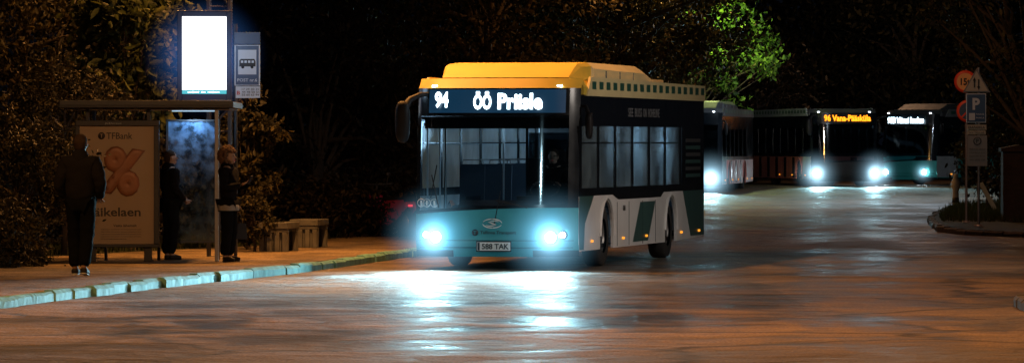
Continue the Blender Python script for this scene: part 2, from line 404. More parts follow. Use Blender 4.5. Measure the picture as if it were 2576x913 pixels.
        for y in (.85,1.75):
            MB().box(-1.22,-1.20,y,y+.04,.4,2.25).build('door_post',['lgrey'],B)
        light('POINT','cabin_light',(.6,3.4,2.1),26*cabin,(.55,.8,1),B,None,.3)
        light('POINT','cabin_light',(.6,5.6,2.1),52*cabin,(.55,.8,1),B,None,.3)
        light('POINT','cabin_light',(-.5,2.2,2.1),4*cabin,(.55,.8,1),B,None,.2)
        light('POINT','cabin_light',(.6,8.2,2.1),66*cabin,(.55,.8,1),B,None,.3)
        for (a,c) in (((-.85,1.0),(-.98,1.45)),((.55,1.0),(.05,1.06))):
            wp=MB(); wp.tube((a[0],fy(a[0],a[1])-.05,a[1]-.05),(c[0],fy(c[0],c[1])-.04,c[1]),.012,.008,6)
            wp.tube((c[0]-.02,fy(c[0],c[1])-.02,c[1]-.35),(c[0]+.07,fy(c[0],c[1]+.3)-.02,c[1]+.15),.008,.008,6)
            wp.build('wiper',['blackm'],B)
        pl=MB().box(-.26,.26,-.01,.01,-.065,.065).box(-.275,.275,.004,.012,-.08,.08,1).build('licence_plate',['plate','blackm'],B,(.02,fy(0,.35)-.04,.36),bevel=.004)
        text('licence_text','588 TAK',.42,.085,(.03,-.014,0),FR,pl,'platet',bold=.02)
        MB().box(-.25,-.215,-.013,-.0105,-.06,.06).build('plate_band',['seat'],pl)
        lg=MB()
        a1=[(.15*math.cos(t),0,.068*math.sin(t)) for t in [math.radians(5+k*7.5) for k in range(22)]]
        a2=[(-p[0],0,-p[2]) for p in a1]
        lg.path(a1,[.003+.008*math.sin(math.pi*k/21) for k in range(22)],6); lg.path(a2,[.003+.008*math.sin(math.pi*k/21) for k in range(22)],6)
        lg.path([(.10,0,.028),(.05,0,.038),(.0,0,.036),(-.06,0,.02),(0,0,.0),(.06,0,-.02),(0,0,-.036),(-.05,0,-.038),(-.10,0,-.028)],[.004,.008,.010,.010,.010,.010,.010,.008,.004],6)
        lg.build('maker_emblem',['plate'],B,(.0,fy(0,.69)-.02,.71))
        text('operator_name','Tallinna Transport',.56,.062,(.09,fy(0,.55)-.012,.565),FR,B,'platet',bold=.01)
        MB().lathe([(0,-.003),(.05,-.003),(.05,.003)],(0,0,0),'y',20).build('operator_badge',['platet'],B,(-.27,fy(.27,.55)-.012,.57))
        text('badge_letter','T',.05,.06,(-.27,fy(.27,.55)-.02,.57),FR,B,'teal')
        for i,x in enumerate((-1.17,-1.06,-.93)):
            st=MB().lathe([(.054,-.004),(.064,-.004),(.064,.004)],(0,0,0),'y',20).build('door_sticker',['plate'],B,(x,fy(x,1.02)-.02,1.02),(0,0,-.25 if i<2 else -.1))
            pc=MB().lathe([(0,-.004),(.016,-.004),(.016,.0)],(0,0,.022),'y',10); pc.box(-.012,.012,-.004,0,-.035,.008)
            if i!=1: pc.lathe([(.014,-.004),(.022,-.004)],(0.01,0,-.02),'y',10)
            else: pc.box(-.03,.03,-.004,0,-.004,.006)
            pc.build('pictogram',['plate'],st)
        for wd,yc,ww in (('SEE',4.8,.42),('BUSS',5.5,.62),('ON',6.1,.3),('ROHELINE',6.95,1.05)):
            text('side_slogan',wd,ww,.14,(HW+.006,yc,2.43),SR,B,'grey')
        text('side_number','8104',.22,.09,(HW+.008,4.2,.9),SR,B,'platet')
    else:
        MB().box(-.5,.5,1.0,L-1,2.285,2.295).build('cabin_lamp',['ceil'],B)
    return B

th=math.radians(11.6)
BUS=make_bus((-.3,79.05,0),-th,12.0,[('94',-.84,2.60,.21,.25),('ÖÖ',-.19,2.59,.28,.28),('Priisle',.40,2.575,.70,.25)],'ledw',True,True,
   label='teal and white city bus with yellow roof and lit headlights',lampE=11000,hr=.92)
make_bus((PX(1722,180),180,.20),-math.radians(8),12,None,near=False,low='black',skirt='pink',label='parked city bus with pinkish skirt behind another bus',roofm='dgrey',rail='dgrey',lampE=5000,hr=1.2,hmat='halof',over='dgrey')
make_bus((PX(2128,195),195,.28),math.radians(8),17.5,[('96 Vana-Pääsküla',.08,2.58,1.80,.25)],'ledo',False,False,low='blackm',skirt='pink',hl=(1.08,1.2),
   label='dark articulated bus with orange lettering on its destination display',roofm='dgrey',lampE=6000,hr=1.1,hmat='halof',rail='lgrey',over='lgrey')
make_bus((PX(2275,203),203,.28),-math.radians(38),12,[('95B Viimsi keskus',0,2.53,1.70,.25)],'ledw',False,True,low='tealfar',skirt='tealfar',
   label='teal bus with white destination lettering parked at an angle',roofm='dgrey',lampE=200,hr=.6,hmat='halof',rail='grey',over='lgrey')
# ------------------------------------------------------------------ ground
def ground_mat(name,c1,c2,rmin,rmax,bump,cracks=True,spec=.5):
    m,t,o=nt(name); L=t.links
    b=N(t,'ShaderNodeBsdfPrincipled'); tc=N(t,'ShaderNodeTexCoord')
    def nz(s,d=6,dist=0,sc=None):
        n=N(t,'ShaderNodeTexNoise'); n.inputs['Scale'].default_value=s; n.inputs['Detail'].default_value=d; n.inputs['Distortion'].default_value=dist
        if sc:
            mp=N(t,'ShaderNodeMapping'); mp.inputs['Scale'].default_value=sc; mp.inputs['Rotation'].default_value=(0,0,.2); L.new(tc.outputs['Object'],mp.inputs[0]); L.new(mp.outputs[0],n.inputs['Vector'])
        else: L.new(tc.outputs['Object'],n.inputs['Vector'])
        return n
    n1=nz(.16,5,1.2); n2=nz(.9,6,.6); n3=nz(30,2); n4=nz(.5,5,.8,(1.6,.28,1)); n5=nz(4.5,4,.3)
    def mr(src,a,bb,c,d):
        q=N(t,'ShaderNodeMapRange'); q.inputs['From Min'].default_value=a;q.inputs['From Max'].default_value=bb;q.inputs['To Min'].default_value=c;q.inputs['To Max'].default_value=d
        L.new(src,q.inputs['Value']); return q.outputs[0]
    def mth(op,a,bb):
        q=N(t,'ShaderNodeMath'); q.operation=op
        for i,x in enumerate((a,bb)):
            if isinstance(x,(int,float)): q.inputs[i].default_value=x
            else: L.new(x,q.inputs[i])
        return q.outputs[0]
    f=mth('ADD',mth('MULTIPLY',mr(n1.outputs['Fac'],.38,.62,0,1),.32),mth('ADD',mth('MULTIPLY',mr(n2.outputs['Fac'],.36,.64,0,1),.3),mth('ADD',mth('MULTIPLY',mr(n4.outputs['Fac'],.40,.60,0,1),.2),mth('MULTIPLY',mr(n5.outputs['Fac'],.38,.62,0,1),.18))))
    mx=N(t,'ShaderNodeMix'); mx.data_type='RGBA'; mx.inputs['A'].default_value=list(c1)+[1]; mx.inputs['B'].default_value=list(c2)+[1]
    L.new(mr(f,.25,.78,0,1),mx.inputs['Factor'])
    g=N(t,'ShaderNodeMix'); g.data_type='RGBA'; g.blend_type='MULTIPLY'; g.inputs['Factor'].default_value=.8
    cr=N(t,'ShaderNodeValToRGB'); cr.color_ramp.elements[0].position=.35; cr.color_ramp.elements[0].color=(.35,.35,.35,1); cr.color_ramp.elements[1].position=.65; cr.color_ramp.elements[1].color=(1.4,1.4,1.4,1)
    L.new(n3.outputs['Fac'],cr.inputs[0]); L.new(mx.outputs['Result'],g.inputs['A']); L.new(cr.outputs[0],g.inputs['B'])
    last=g.outputs['Result']
    if cracks:
        vp=N(t,'ShaderNodeTexVoronoi'); vp.distance='MANHATTAN'; vp.inputs['Scale'].default_value=.11; L.new(tc.outputs['Object'],vp.inputs['Vector'])
        sc_=N(t,'ShaderNodeSeparateColor'); L.new(vp.outputs['Color'],sc_.inputs[0])
        pm=N(t,'ShaderNodeMix'); pm.data_type='RGBA'; pm.blend_type='MULTIPLY'; pm.inputs['Factor'].default_value=1
        cmb=N(t,'ShaderNodeCombineColor'); pv_=mr(sc_.outputs[0],0,1,.62,1.25)
        for i in range(3): L.new(pv_,cmb.inputs[i])
        L.new(last,pm.inputs['A']); L.new(cmb.outputs[0],pm.inputs['B']); last=pm.outputs['Result']
        vo=N(t,'ShaderNodeTexVoronoi'); vo.feature='DISTANCE_TO_EDGE'; vo.inputs['Scale'].default_value=.16
        dv=N(t,'ShaderNodeVectorMath'); dv.operation='ADD'; L.new(tc.outputs['Object'],dv.inputs[0]); L.new(n2.outputs['Color'],dv.inputs[1]); L.new(dv.outputs[0],vo.inputs['Vector'])
        ck=mr(vo.outputs['Distance'],.0,.024,.15,1)
        g2=N(t,'ShaderNodeMix'); g2.data_type='RGBA'; g2.blend_type='MULTIPLY'; g2.inputs['Factor'].default_value=1
        L.new(last,g2.inputs['A']); L.new(ck,g2.inputs['B']); last=g2.outputs['Result']
    L.new(last,b.inputs['Base Color'])
    L.new(mr(f,0.2,.8,rmin,rmax),b.inputs['Roughness']); b.inputs['Specular IOR Level'].default_value=spec
    h=mth('ADD',mth('MULTIPLY',n1.outputs['Fac'],2.5),mth('ADD',mth('MULTIPLY',n2.outputs['Fac'],1.7),mth('ADD',mth('MULTIPLY',n5.outputs['Fac'],.6),mth('MULTIPLY',n3.outputs['Fac'],.12))))
    bp=N(t,'ShaderNodeBump'); bp.inputs['Strength'].default_value=bump; bp.inputs['Distance'].default_value=.15; L.new(h,bp.inputs['Height']); L.new(bp.outputs[0],b.inputs['Normal'])
    L.new(b.outputs[0],o.inputs[0]); return m
M['asphalt']=ground_mat('worn_asphalt',(.028,.020,.013),(.26,.185,.115),.44,.82,1.0,True,.42)
M['paving']=ground_mat('sandy_pavement',(.09,.068,.042),(.30,.22,.13),.75,.95,.6,False,.2)
M['soil']=ground_mat('soil',(.02,.02,.015),(.05,.05,.03),.8,.95,.8,False,.2)
ys=[(-100,0),(158,0),(164,.02),(172,.10),(182,.22),(190,.27),(196,.28),(1100,.28)]
g=MB(); vs=[];fs=[]
for y,z in ys: vs+=[(-600,y,z),(600,y,z)]
for i in range(len(ys)-1): fs.append((2*i,2*i+1,2*i+3,2*i+2))
g.add(vs,fs,0,True); tag(g.build('road',['asphalt']),None,None,kind='structure')
K=[(-11.5,30),(-9.2,42),(-7.6,51),(-6.0,60.8),(-4.75,69),(-3.33,76.3),(-2.5,82),(-1.68,88.3),(-.7,95),(0.2,102),(.8,112),(.9,150)]
def resample(P,step):
    P=[Vector((p[0],p[1],0)) for p in P]
    out=[P[0].copy()]; rem=step
    for a,b in zip(P,P[1:]):
        d=(b-a).length; t=0; u=(b-a)/d
        while d-t>=rem: t+=rem; out.append(a+u*t); rem=step
        rem-= (d-t)
    return out
def kerb(P,name,side=1,hgt=.13,wid=.15,step=1.0,m='kerb'):
    k=MB(); R=resample(P,step)
    for a,b in zip(R,R[1:]):
        u=(b-a).normalized(); nrm=Vector((-u.y,u.x,0))*side
        j=random.uniform(-.03,.03); g0=random.uniform(.012,.035); a2=a+u*g0+nrm*j; b2=b-u*g0+nrm*(j+random.uniform(-.02,.02)); hh=hgt+random.uniform(-.02,.012)
        c=random.uniform(.025,.045); n=6; vs=[];fs=[]
        for i in range(n+1):
            p=a2.lerp(b2,i/n); w_=noise.noise(p*3.1)*.012
            vs+=[p+Vector((0,0,-.1)),p+nrm*w_+Vector((0,0,hh-c+w_)),p+nrm*(c+w_)+Vector((0,0,hh+w_*.7)),p+nrm*wid+Vector((0,0,hh)),p+nrm*wid+Vector((0,0,-.1))]
        for i in range(n):
            for q in range(4): fs.append((i*5+q,i*5+q+1,(i+1)*5+q+1,(i+1)*5+q))
        fs+=[(0,4,3,2,1),tuple(n*5+q for q in range(5))]
        k.add(vs,fs,0)
    return tag(k.build(name,[m]),None,None,kind='structure')
M['kerb']=mat('worn_painted_kerbstone',(.14,.34,.32),.75,0,.95,4.5,bump=1,spec=.3)
M['kerb2']=mat('plain_kerbstone',(.10,.095,.09),.8,0,.6,4.5,bump=1,spec=.2)
kerb(K,'kerb',1)
pv=MB(); ins=[(x-.14,y+.02) for x,y in K]
pv.prism(ins+[(-60,150),(-60,30)],'z',-.2,.122); tag(pv.build('pavement',['paving']),None,None,kind='structure')
sp=MB(); sp.prism([(-60,70),(-9.6,70),(-8.2,80),(-6.3,86.5),(-4.2,92),(-3.2,100),(-3,149),(-60,149)],'z',.0,.127); tag(sp.build('planting_ground',['soil']),None,None,kind='structure')
I=[(24,160),(12.9,151.8),(11.5,140),(10.2,127),(9.7,119.6),(9.25,113),(9.5,109),(10.4,106),(13,104),(40,101)]
kerb(I,'island_kerb',1,.12,m='kerb2')
iv=MB(); iv.prism([(24,159.7),(13.05,151.6),(11.66,140),(10.36,127),(9.86,119.6),(9.42,113),(9.65,109.1),(10.48,106.15),(13.05,104.15),(40,101.15),(60,160)],'z',-.2,.112); tag(iv.build('island_ground',['soil']),None,None,kind='structure')
I2=[(12,68),(6.6,64.5),(6.05,62.2),(5.88,60),(5.98,57),(6.4,50),(7,40)]
kerb(I2,'corner_kerb',1,.12,m='kerb2')
iv=MB(); iv.prism([(12,67.8),(6.75,64.4),(6.2,62.2),(6.03,60),(6.13,57),(6.55,50),(7.15,40),(14,40)],'z',-.2,.112); tag(iv.build('corner_ground',['soil']),None,None,kind='structure')
# ------------------------------------------------------------------ foliage
M['leaf']=leafmat('leaf_olive',(.010,.014,.005),(.045,.058,.016),(.12,.13,.035))
M['leafb']=leafmat('leaf_brown',(.006,.006,.003),(.027,.025,.010),(.09,.07,.024))
M['leafk']=leafmat('leaf_dark',(.006,.005,.004),(.016,.013,.007),(.045,.034,.016))
M['leafg']=leafmat('leaf_green',(.015,.05,.01),(.08,.17,.02),(.22,.36,.04))
M['bark']=mat('bark',(.06,.045,.032),.9,0,.5,12,bump=1)
M['grass']=leafmat('grass_blade',(.03,.04,.01),(.07,.09,.02),(.14,.14,.04))
def leaves(name,C,size,m,parent,long=1.7):
    n=len(C); a=np.random.normal(size=(n,3)); a[:,2]-=.3; a/=np.linalg.norm(a,axis=1)[:,None]
    b=np.random.normal(size=(n,3)); b-= (b*a).sum(1)[:,None]*a; b/=np.linalg.norm(b,axis=1)[:,None]
    c=np.cross(a,b); s=size*np.random.uniform(.55,1.25,size=(n,1))
    P=np.empty((n,6,3))
    P[:,0]=C; P[:,1]=C+a*s*long*.3+b*s*.36+c*s*.08; P[:,2]=C+a*s*long*.7+b*s*.3+c*s*.05
    P[:,3]=C+a*s*long-c*s*.15; P[:,4]=C+a*s*long*.7-b*s*.3+c*s*.05; P[:,5]=C+a*s*long*.3-b*s*.36+c*s*.08
    me=bpy.data.meshes.new(name); me.vertices.add(n*6); me.loops.add(n*8); me.polygons.add(n*2)
    me.vertices.foreach_set('co',P.reshape(-1).astype(np.float32))
    base=(np.arange(n)*6)[:,None]; idx=np.concatenate([base+np.array([0,1,2,3]),base+np.array([0,3,4,5])],1).reshape(-1)
    me.loops.foreach_set('vertex_index',idx.astype(np.int32)); me.polygons.foreach_set('loop_start',(np.arange(n*2)*4).astype(np.int32))
    at=me.attributes.new('var','FLOAT','POINT'); v=np.repeat(np.clip(np.random.normal(.45,.27,n),0,1),6); at.data.foreach_set('value',v.astype(np.float32))
    me.update(calc_edges=True); me.validate(); me.materials.append(M[m])
    o=bpy.data.objects.new(name,me); COL.objects.link(o)
    if parent: o.parent=parent
    return o
def cloud(c,r,n,clumps,cs):
    c=np.array(c);r=np.array(r)
    d=np.random.normal(size=(clumps,3)); d/=np.linalg.norm(d,axis=1)[:,None]; d*=np.random.uniform(.35,1.0,size=(clumps,1))**.6
    cc=c+d*r; w=np.random.uniform(.3,1,clumps); w/=w.sum()
    k=np.random.choice(clumps,n,p=w); sp=np.random.uniform(.6,1.3,clumps)[k][:,None]*cs
    return cc[k]+np.random.normal(size=(n,3))*sp*np.array([1,1,.7]), cc
def tree(px,D,base_z,crown_py,rx,rz,n,leaf=.16,m='leaf',label='',trunk=.16,kind='tree',clumps=40,lean=0,bark='bark',ry=None,cs=None,tk=.3):
    X=PX(px,D); zc=PZ(crown_py,D)
    T=empty(kind,(X-lean,D,base_z),0,label,'tree' if 'tree' in kind else 'shrub')
    ry=ry or rx
    C,cc=cloud((lean,0,zc-base_z),(rx,ry,rz),n,clumps,cs or rx*.16)
    C[:,2]=np.maximum(C[:,2],.03)
    tb=MB(); top=Vector((lean,0,zc-base_z+rz*tk))
    pts=[Vector((0,0,-.1))]
    for k in range(1,7):
        t=k/6; p=top*t; pts.append(Vector((p.x+random.uniform(-.1,.1)*trunk*4,p.y+random.uniform(-.1,.1),p.z)))
    tb.path(pts,[trunk*(1-.12*k) for k in range(7)],10)
    for k in range(min(len(cc),26)):
        e=Vector(cc[k]); i=random.randint(2,5); s=pts[i] if e.z>pts[i].z-.3 else pts[2]
        mid=s.lerp(e,.5)+Vector((random.uniform(-.2,.2),random.uniform(-.2,.2),random.uniform(0,.25)))*rx*.4
        tb.path([s,mid,e],[trunk*.35,trunk*.2,trunk*.06],6)
    tb.build('trunk' if 'tree' in kind else 'stem',[bark],T)
    leaves('crown',C,leaf,m,T)
    return T
gz=.12
tree(60,90,gz,120,2.0,2.2,12000,.075,'leafb','leafy tree with dense crown lit orange by street light',.16,clumps=90)
tree(330,87,gz,90,.95,1.5,5200,.12,'leaf','young tree with broad leaves beside the shelter',.09,clumps=46)
tree(40,78,gz,470,1.0,1.15,9000,.05,'leafb','dense brownish shrub beside the pavement',.05,kind='shrub',clumps=50)
tree(-30,76,gz,600,.8,.7,5500,.05,'leafb','low brownish shrub beside the pavement',.05,kind='shrub',clumps=40)
tree(160,84,gz,330,1.0,1.3,8000,.062,'leafb','tall brownish shrub behind the shelter',.06,kind='shrub',clumps=50)
tree(330,90,gz,500,1.4,1.1,5000,.08,'leafk','dark shrub behind the shelter',.06,kind='shrub',clumps=40)
tree(625,88,gz,400,.60,1.1,5200,.07,'leafb','slender shrub beside the stop pole lit orange',.05,kind='shrub',clumps=40)
tree(640,86.5,gz,560,.38,.45,2600,.05,'leafb','low grassy shrub beside concrete benches',.03,kind='shrub',clumps=26)
tree(800,105,gz,330,2.2,2.4,8000,.10,'leafk','dark tree standing behind the stop',.2,clumps=60)
tree(980,112,gz,300,2.2,2.6,8000,.10,'leafk','dark tree standing behind the bus',.2,clumps=60)
tree(820,100,gz,520,1.3,.6,3600,.08,'leafk','low dark shrub along the pavement',.05,kind='shrub',clumps=30)
tree(960,103,gz,520,1.3,.6,3600,.08,'leafk','low dark shrub along the pavement',.05,kind='shrub',clumps=30)
tree(620,112,gz,80,2.3,2.0,7000,.11,'leafk','dark tree behind the lit screen',.2,clumps=60)
tree(1230,150,0,60,4.0,3.2,13000,.12,'leafb','broad dark tree behind the bus',.3,clumps=90)
tree(1560,160,0,50,4.0,2.6,15000,.11,'leafb','brown leaved tree behind the bus',.3,clumps=90)
tree(1690,170,0,40,1.6,1.9,6000,.13,'leafb','narrow tree with orange lit leaves near a street lamp',.22,clumps=40)
tree(1810,192,0,130,2.2,2.3,2500,.15,'leafg','green tree lit brightly by a street lamp',.10,clumps=44,lean=2.0,cs=.24,tk=.8)
tree(1900,215,0,200,2.6,1.6,2600,.16,'leafk','dark shrubby tree beyond the parked buses',.1,clumps=40,cs=.4)
tree(1800,240,0,330,5,2.2,4500,.2,'leafk','dark tree behind parked buses',.3,clumps=40)
tree(2080,235,0,100,5,3.6,9000,.17,'leafb','large dark tree behind parked buses',.3,clumps=80)
tree(2300,230,0,110,4.5,3.6,9000,.17,'leafb','large dark tree behind parked buses',.3,clumps=80)
tree(2520,135,gz,60,2.4,2.2,3000,.10,'leafb','spreading tree with sparse leaves beside road signs',.2,clumps=46,lean=-1.2,cs=.28)
tree(2560,150,gz,330,1.6,1.6,5500,.10,'leafb','dark shrub behind the road signs',.1,kind='shrub',clumps=40)
tree(2520,160,gz,400,1.5,1.2,4500,.10,'leafk','dark shrub behind the road signs',.1,kind='shrub',clumps=40)
C=np.random.uniform([-26,262,0],[34,285,14],size=(30000,3))
tag(leaves('far_wood',C,.4,'leafk',None),'dark wood closing the view beyond the buses','wood',kind='stuff')
def grass(name,poly,n,z,hh=.12):
    xs=[p[0] for p in poly]; ys=[p[1] for p in poly]; out=[]
    def inside(x,y):
        c=False; j=len(poly)-1
        for i in range(len(poly)):
            if (poly[i][1]>y)!=(poly[j][1]>y) and x<(poly[j][0]-poly[i][0])*(y-poly[i][1])/(poly[j][1]-poly[i][1])+poly[i][0]: c=not c
            j=i
        return c
    while len(out)<n:
        x=random.uniform(min(xs),max(xs)); y=random.uniform(min(ys),max(ys))
        if inside(x,y): out.append((x,y))
    mb=MB()
    for x,y in out:
        a=random.uniform(0,6.28); h=hh*random.uniform(.4,1.3); w=.012*random.uniform(.7,1.4); dx=random.uniform(-.4,.4)*h; dy=random.uniform(-.4,.4)*h
        mb.add([(x-w*math.cos(a),y-w*math.sin(a),z-.01),(x+w*math.cos(a),y+w*math.sin(a),z-.01),(x+dx,y+dy,z+h)],[(0,1,2)])
    return tag(mb.build(name,['grass']),'patchy grass on the planted ground','grass',kind='stuff')
grass('grass',[(13.1,151),(11.8,140),(10.5,127),(10.0,120),(13,118),(20,135),(20,158)],16000,.112,.2)
grass('grass_verge',[(-9.8,70.5),(-8.2,80.2),(-6.3,86.7),(-4.2,92.2),(-3.2,100),(-6,100),(-9,88),(-11,76)],9000,.127,.12)
# ------------------------------------------------------------------ shelter
M['posterpaper']=mat('poster_paper',(.40,.29,.19),.5,0,.14,1.2)
M['ink']=mat('poster_ink',(.04,.028,.022),.5)
M['copper']=mat('copper_brown_print',(.30,.12,.055),.45,.15,.5,5)
M['screen']=emit('lit_screen',(.93,.96,1),2.2,.05,2)
M['screenb']=emit('screen_cyan_band',(.1,.55,.62),1.0)
SD=79.3
sx0=PX(368,SD)
S=empty('bus_shelter',(sx0,SD,.122),0,'bus stop shelter with flat metal roof, glass wall and advertising panel','shelter')
def lx(px): return (px-368)/164.0
zr=lambda py:(PZ(py,SD)-.122)
rf=MB(); rf.box(lx(150),lx(588),-.15,2.6,zr(272),zr(256),0); rf.box(lx(152),lx(586),-.16,-.14,zr(266),zr(253),1)
rf.box(lx(160),lx(578),0,2.5,zr(276),zr(272.5),1)
rf.build('roof',['dmetal','dgrey'],S,bevel=.01)
for px,y in ((218,.15),(372,.15),(205,2.4),(545,0.02)):
    MB().box(-.03,.03,-.03,.03,0,zr(274)).build('post',['dmetal' if px!=545 else 'metal'],S,(lx(px),y,0),bevel=.006)
A=MB(); x0,x1=lx(190),lx(400); z0,z1=zr(622),zr(303)
A.box(x0,x1,-.02,.16,z1-.085,z1); A.box(x0,x1,-.02,.16,z0,z0+.05); A.box(x0,x0+.06,-.02,.16,z0+.05,z1-.085); A.box(x1-.08,x1,-.02,.16,z0+.05,z1-.085); A.box(x0+.06,x1-.08,.04,.15,z0+.05,z1-.085)
A.box(lx(225),lx(240),.03,.1,0,z0); A.box(lx(362),lx(382),.03,.1,0,z0)
ab=A.build('advertising_panel',['dmetal'],S,bevel=.008)
po=MB().box(x0+.062,x1-.082,.03,.038,z0+.052,z1-.087).build('poster',['posterpaper'],ab)
text('brand_text','TFBank',.40,.10,(lx(300),.026,zr(342)),FR,po,'ink',bold=.01)
MB().lathe([(0,-.002),(.055,-.002),(.055,.002)],(0,0,0),'y',20).build('brand_badge',['ink'],po,(lx(255),.026,zr(342)))
text('badge_letter','T',.05,.06,(lx(255),.021,zr(342)),FR,po,'posterpaper')
text('percent_sign','%',.62,.74,(lx(306),.020,zr(431)),(R90,.15,0),po,'copper',ext=.05,bold=.0,bevel=.08)
text('headline_text','Väikelaen',.86,.135,(lx(283),.026,zr(533)),FR,po,'ink',bold=.02)
text('small_text','Vaata lähemalt',.36,.04,(lx(314),.026,zr(567)),FR,po,'ink',bold=.01)
for k in range(5):
    text('small_print','tingimused ja intressimäär laenusumma periood kokku',.62 if k<4 else .4,.018,(lx(304 if k<4 else 285),.027,zr(577+k*6.0)),FR,po,'ink')
text('panel_maker_text','JCDecaux',.26,.035,(lx(285),-.024,zr(311)),FR,ab,'lgrey')
zt=zr(305)
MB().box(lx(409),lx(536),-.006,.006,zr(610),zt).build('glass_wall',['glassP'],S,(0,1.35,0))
fr=MB(); fr.box(lx(403),lx(409),-.02,.02,0,zt+.03); fr.box(lx(536),lx(541),-.02,.02,0,zt+.03); fr.box(lx(409),lx(536),-.02,.02,zt,zt+.03); fr.box(lx(409),lx(536),-.02,.02,zr(615),zr(610))
fr.build('glass_frame',['dmetal'],S,(0,1.35,0))
MB().box(lx(215),lx(218),.2,2.3,.3,zt).build('back_glass',['glassD'],S)
bn=MB(); bn.box(lx(235),lx(400),.9,1.2,.42,.46); bn.box(lx(250),lx(256),.95,1.15,0,.42); bn.box(lx(385),lx(391),.95,1.15,0,.42)
bn.build('bench',['dmetal'],S)
MB().box(lx(420),lx(530),1.15,1.2,zr(280),zr(277)).build('glass_fill_strip',['ceil'],S)  # invented glowing strip, added to brighten the glass wall
light('AREA','glass_fill_light',(lx(475),1.14,zr(283)),10,(.45,.72,1),S,(math.radians(35),0,0),.15)  # added fill for the glass, no such lamp known
# ------------------------------------------------------------------ mast + screen + stop sign
MD=83.0; mx_=PX(552,MD)
MA=empty('lattice_mast',(mx_,MD,.122),0,'steel lattice mast standing behind the shelter','mast')
lm=MB(); w=.17
for sx in(-1,1):
    for sy in(-1,1): lm.box(sx*w-.025,sx*w+.025,sy*w-.025,sy*w+.025,0,7.5)
z=0;k=0
while z<7.2:
    for sy in(-w,w):
        a,bb=(-w,w) if k%2 else (w,-w); lm.tube((a,sy,z),(bb,sy,z+.4),.014,None,5); lm.tube((sy,a,z),(sy,bb,z+.4),.014,None,5)
    lm.tube((-w,-w,z),(w,-w,z),.012,None,5); z+=.4;k+=1
lm.build('lattice',['dmetal'],MA)
BD=81.9; q=F/BD
BB=empty('lit_display',(PX(514,BD),BD,PZ(268,BD)),math.radians(4),'tall bright white lit advertising screen in dark frame above the shelter','screen')
bx=lambda px:(px-514)/q; bz=lambda py:(268-py)/q
c=MB(); c.box(bx(446),bx(458),0,.22,bz(262),bz(30)); c.box(bx(570),bx(582),0,.22,bz(262),bz(30)); c.box(bx(458),bx(570),0,.22,bz(42),bz(30)); c.box(bx(458),bx(570),0,.22,bz(262),bz(237)); c.box(bx(458),bx(570),.03,.21,bz(237),bz(42))
c.box(bx(444),bx(584),-.01,.24,bz(30),bz(27))
c.box(bx(500),bx(512),.22,.95,bz(80),bz(70)); c.box(bx(500),bx(512),.22,.95,bz(200),bz(190))
c.build('frame',['dmetal'],BB,bevel=.01)
sc=MB().box(bx(458)+.002,bx(570)-.002,.012,.028,bz(227),bz(42)-.002).build('screen',['screen'],BB)
MB().box(bx(458)+.002,bx(570)-.002,.012,.028,bz(237)+.002,bz(227)-.002).build('screen_footer',['screenb'],BB)
text('footer_text','uudised  ilm  reklaam',.5,.022,(bx(512),.008,bz(232)),FR,BB,'ledw')
halo(sc,(0,0.0,bz(140)),1.05,halo_mat('screen_glow',(.10,.33,1),.6,2))  # emissive ball added to imitate glare around the screen
M['navy']=mat('navy_sign',(.04,.09,.19),.4); M['signw']=mat('white_sign',(.62,.70,.80),.4,0,.08); M['signred']=mat('red_sign',(.6,.05,.03),.4)
TD=81.6; q2=F/TD
TS=empty('bus_stop_sign',(PX(622,TD),TD,.122),0,'blue bus stop sign plates with bus symbol fixed beside the mast','sign')
tx=lambda px:(px-622)/q2; tz=lambda py:PZ(py,TD)-.122
MB().tube((tx(590),.3,0),(tx(590),.3,tz(60)),.03,None,12).tube((tx(590),.3,tz(100)),(tx(640),.03,tz(100)),.015).tube((tx(590),.3,tz(200)),(tx(640),.03,tz(200)),.015).build('post',['dmetal'],TS)
p=MB(); p.box(tx(590),tx(654),0,.03,tz(112),tz(82),0); p.build('top_plate',['navy'],TS,bevel=.004)
p=MB(); p.box(tx(590),tx(654),0,.03,tz(216),tz(114),1); p.box(tx(593),tx(651),-.004,-.001,tz(214),tz(116),0); p.box(tx(599),tx(645),-.008,-.005,tz(188),tz(126),1)
pp=p.build('symbol_plate',['navy','signw'],TS)
bsym=MB(); bsym.prism([(tx(602),tz(168)),(tx(602),tz(153)),(tx(606),tz(149)),(tx(640),tz(149)),(tx(643),tz(156)),(tx(643),tz(168))],'y',-.012,-.009,0)
for k in range(4): bsym.box(tx(606+9*k),tx(612+9*k),-.015,-.0125,tz(159),tz(153),1)
for k in (611,634): bsym.lathe([(0,-.003),(.024,-.003),(.024,.003)],(tx(k),-.014,tz(169)),'y',14,0)
bsym.build('bus_symbol',['platet','signw'],pp)
text('post_text','POST nr.6',.31,.05,(tx(622),-.007,tz(202)),FR,pp,'signw',bold=.01)
p=MB(); p.box(tx(593),tx(654),0,.02,tz(247),tz(218),0); tp=p.build('timetable_plate',['signw'],TS)
text('letter_text','B',.05,.06,(tx(600),-.004,tz(234)),FR,tp,'signred',bold=.02)
for k,s in enumerate(('17 29 30 35','44 48 50 51','55 60 63 94')): text('route_numbers',s,.27,.032,(tx(630),-.004,tz(225+7*k)),FR,tp,'platet')
light('POINT','display_spill',(PX(580,BD),BD-1.5,PZ(120,BD)),20,(.5,.74,1),None,None,.3)
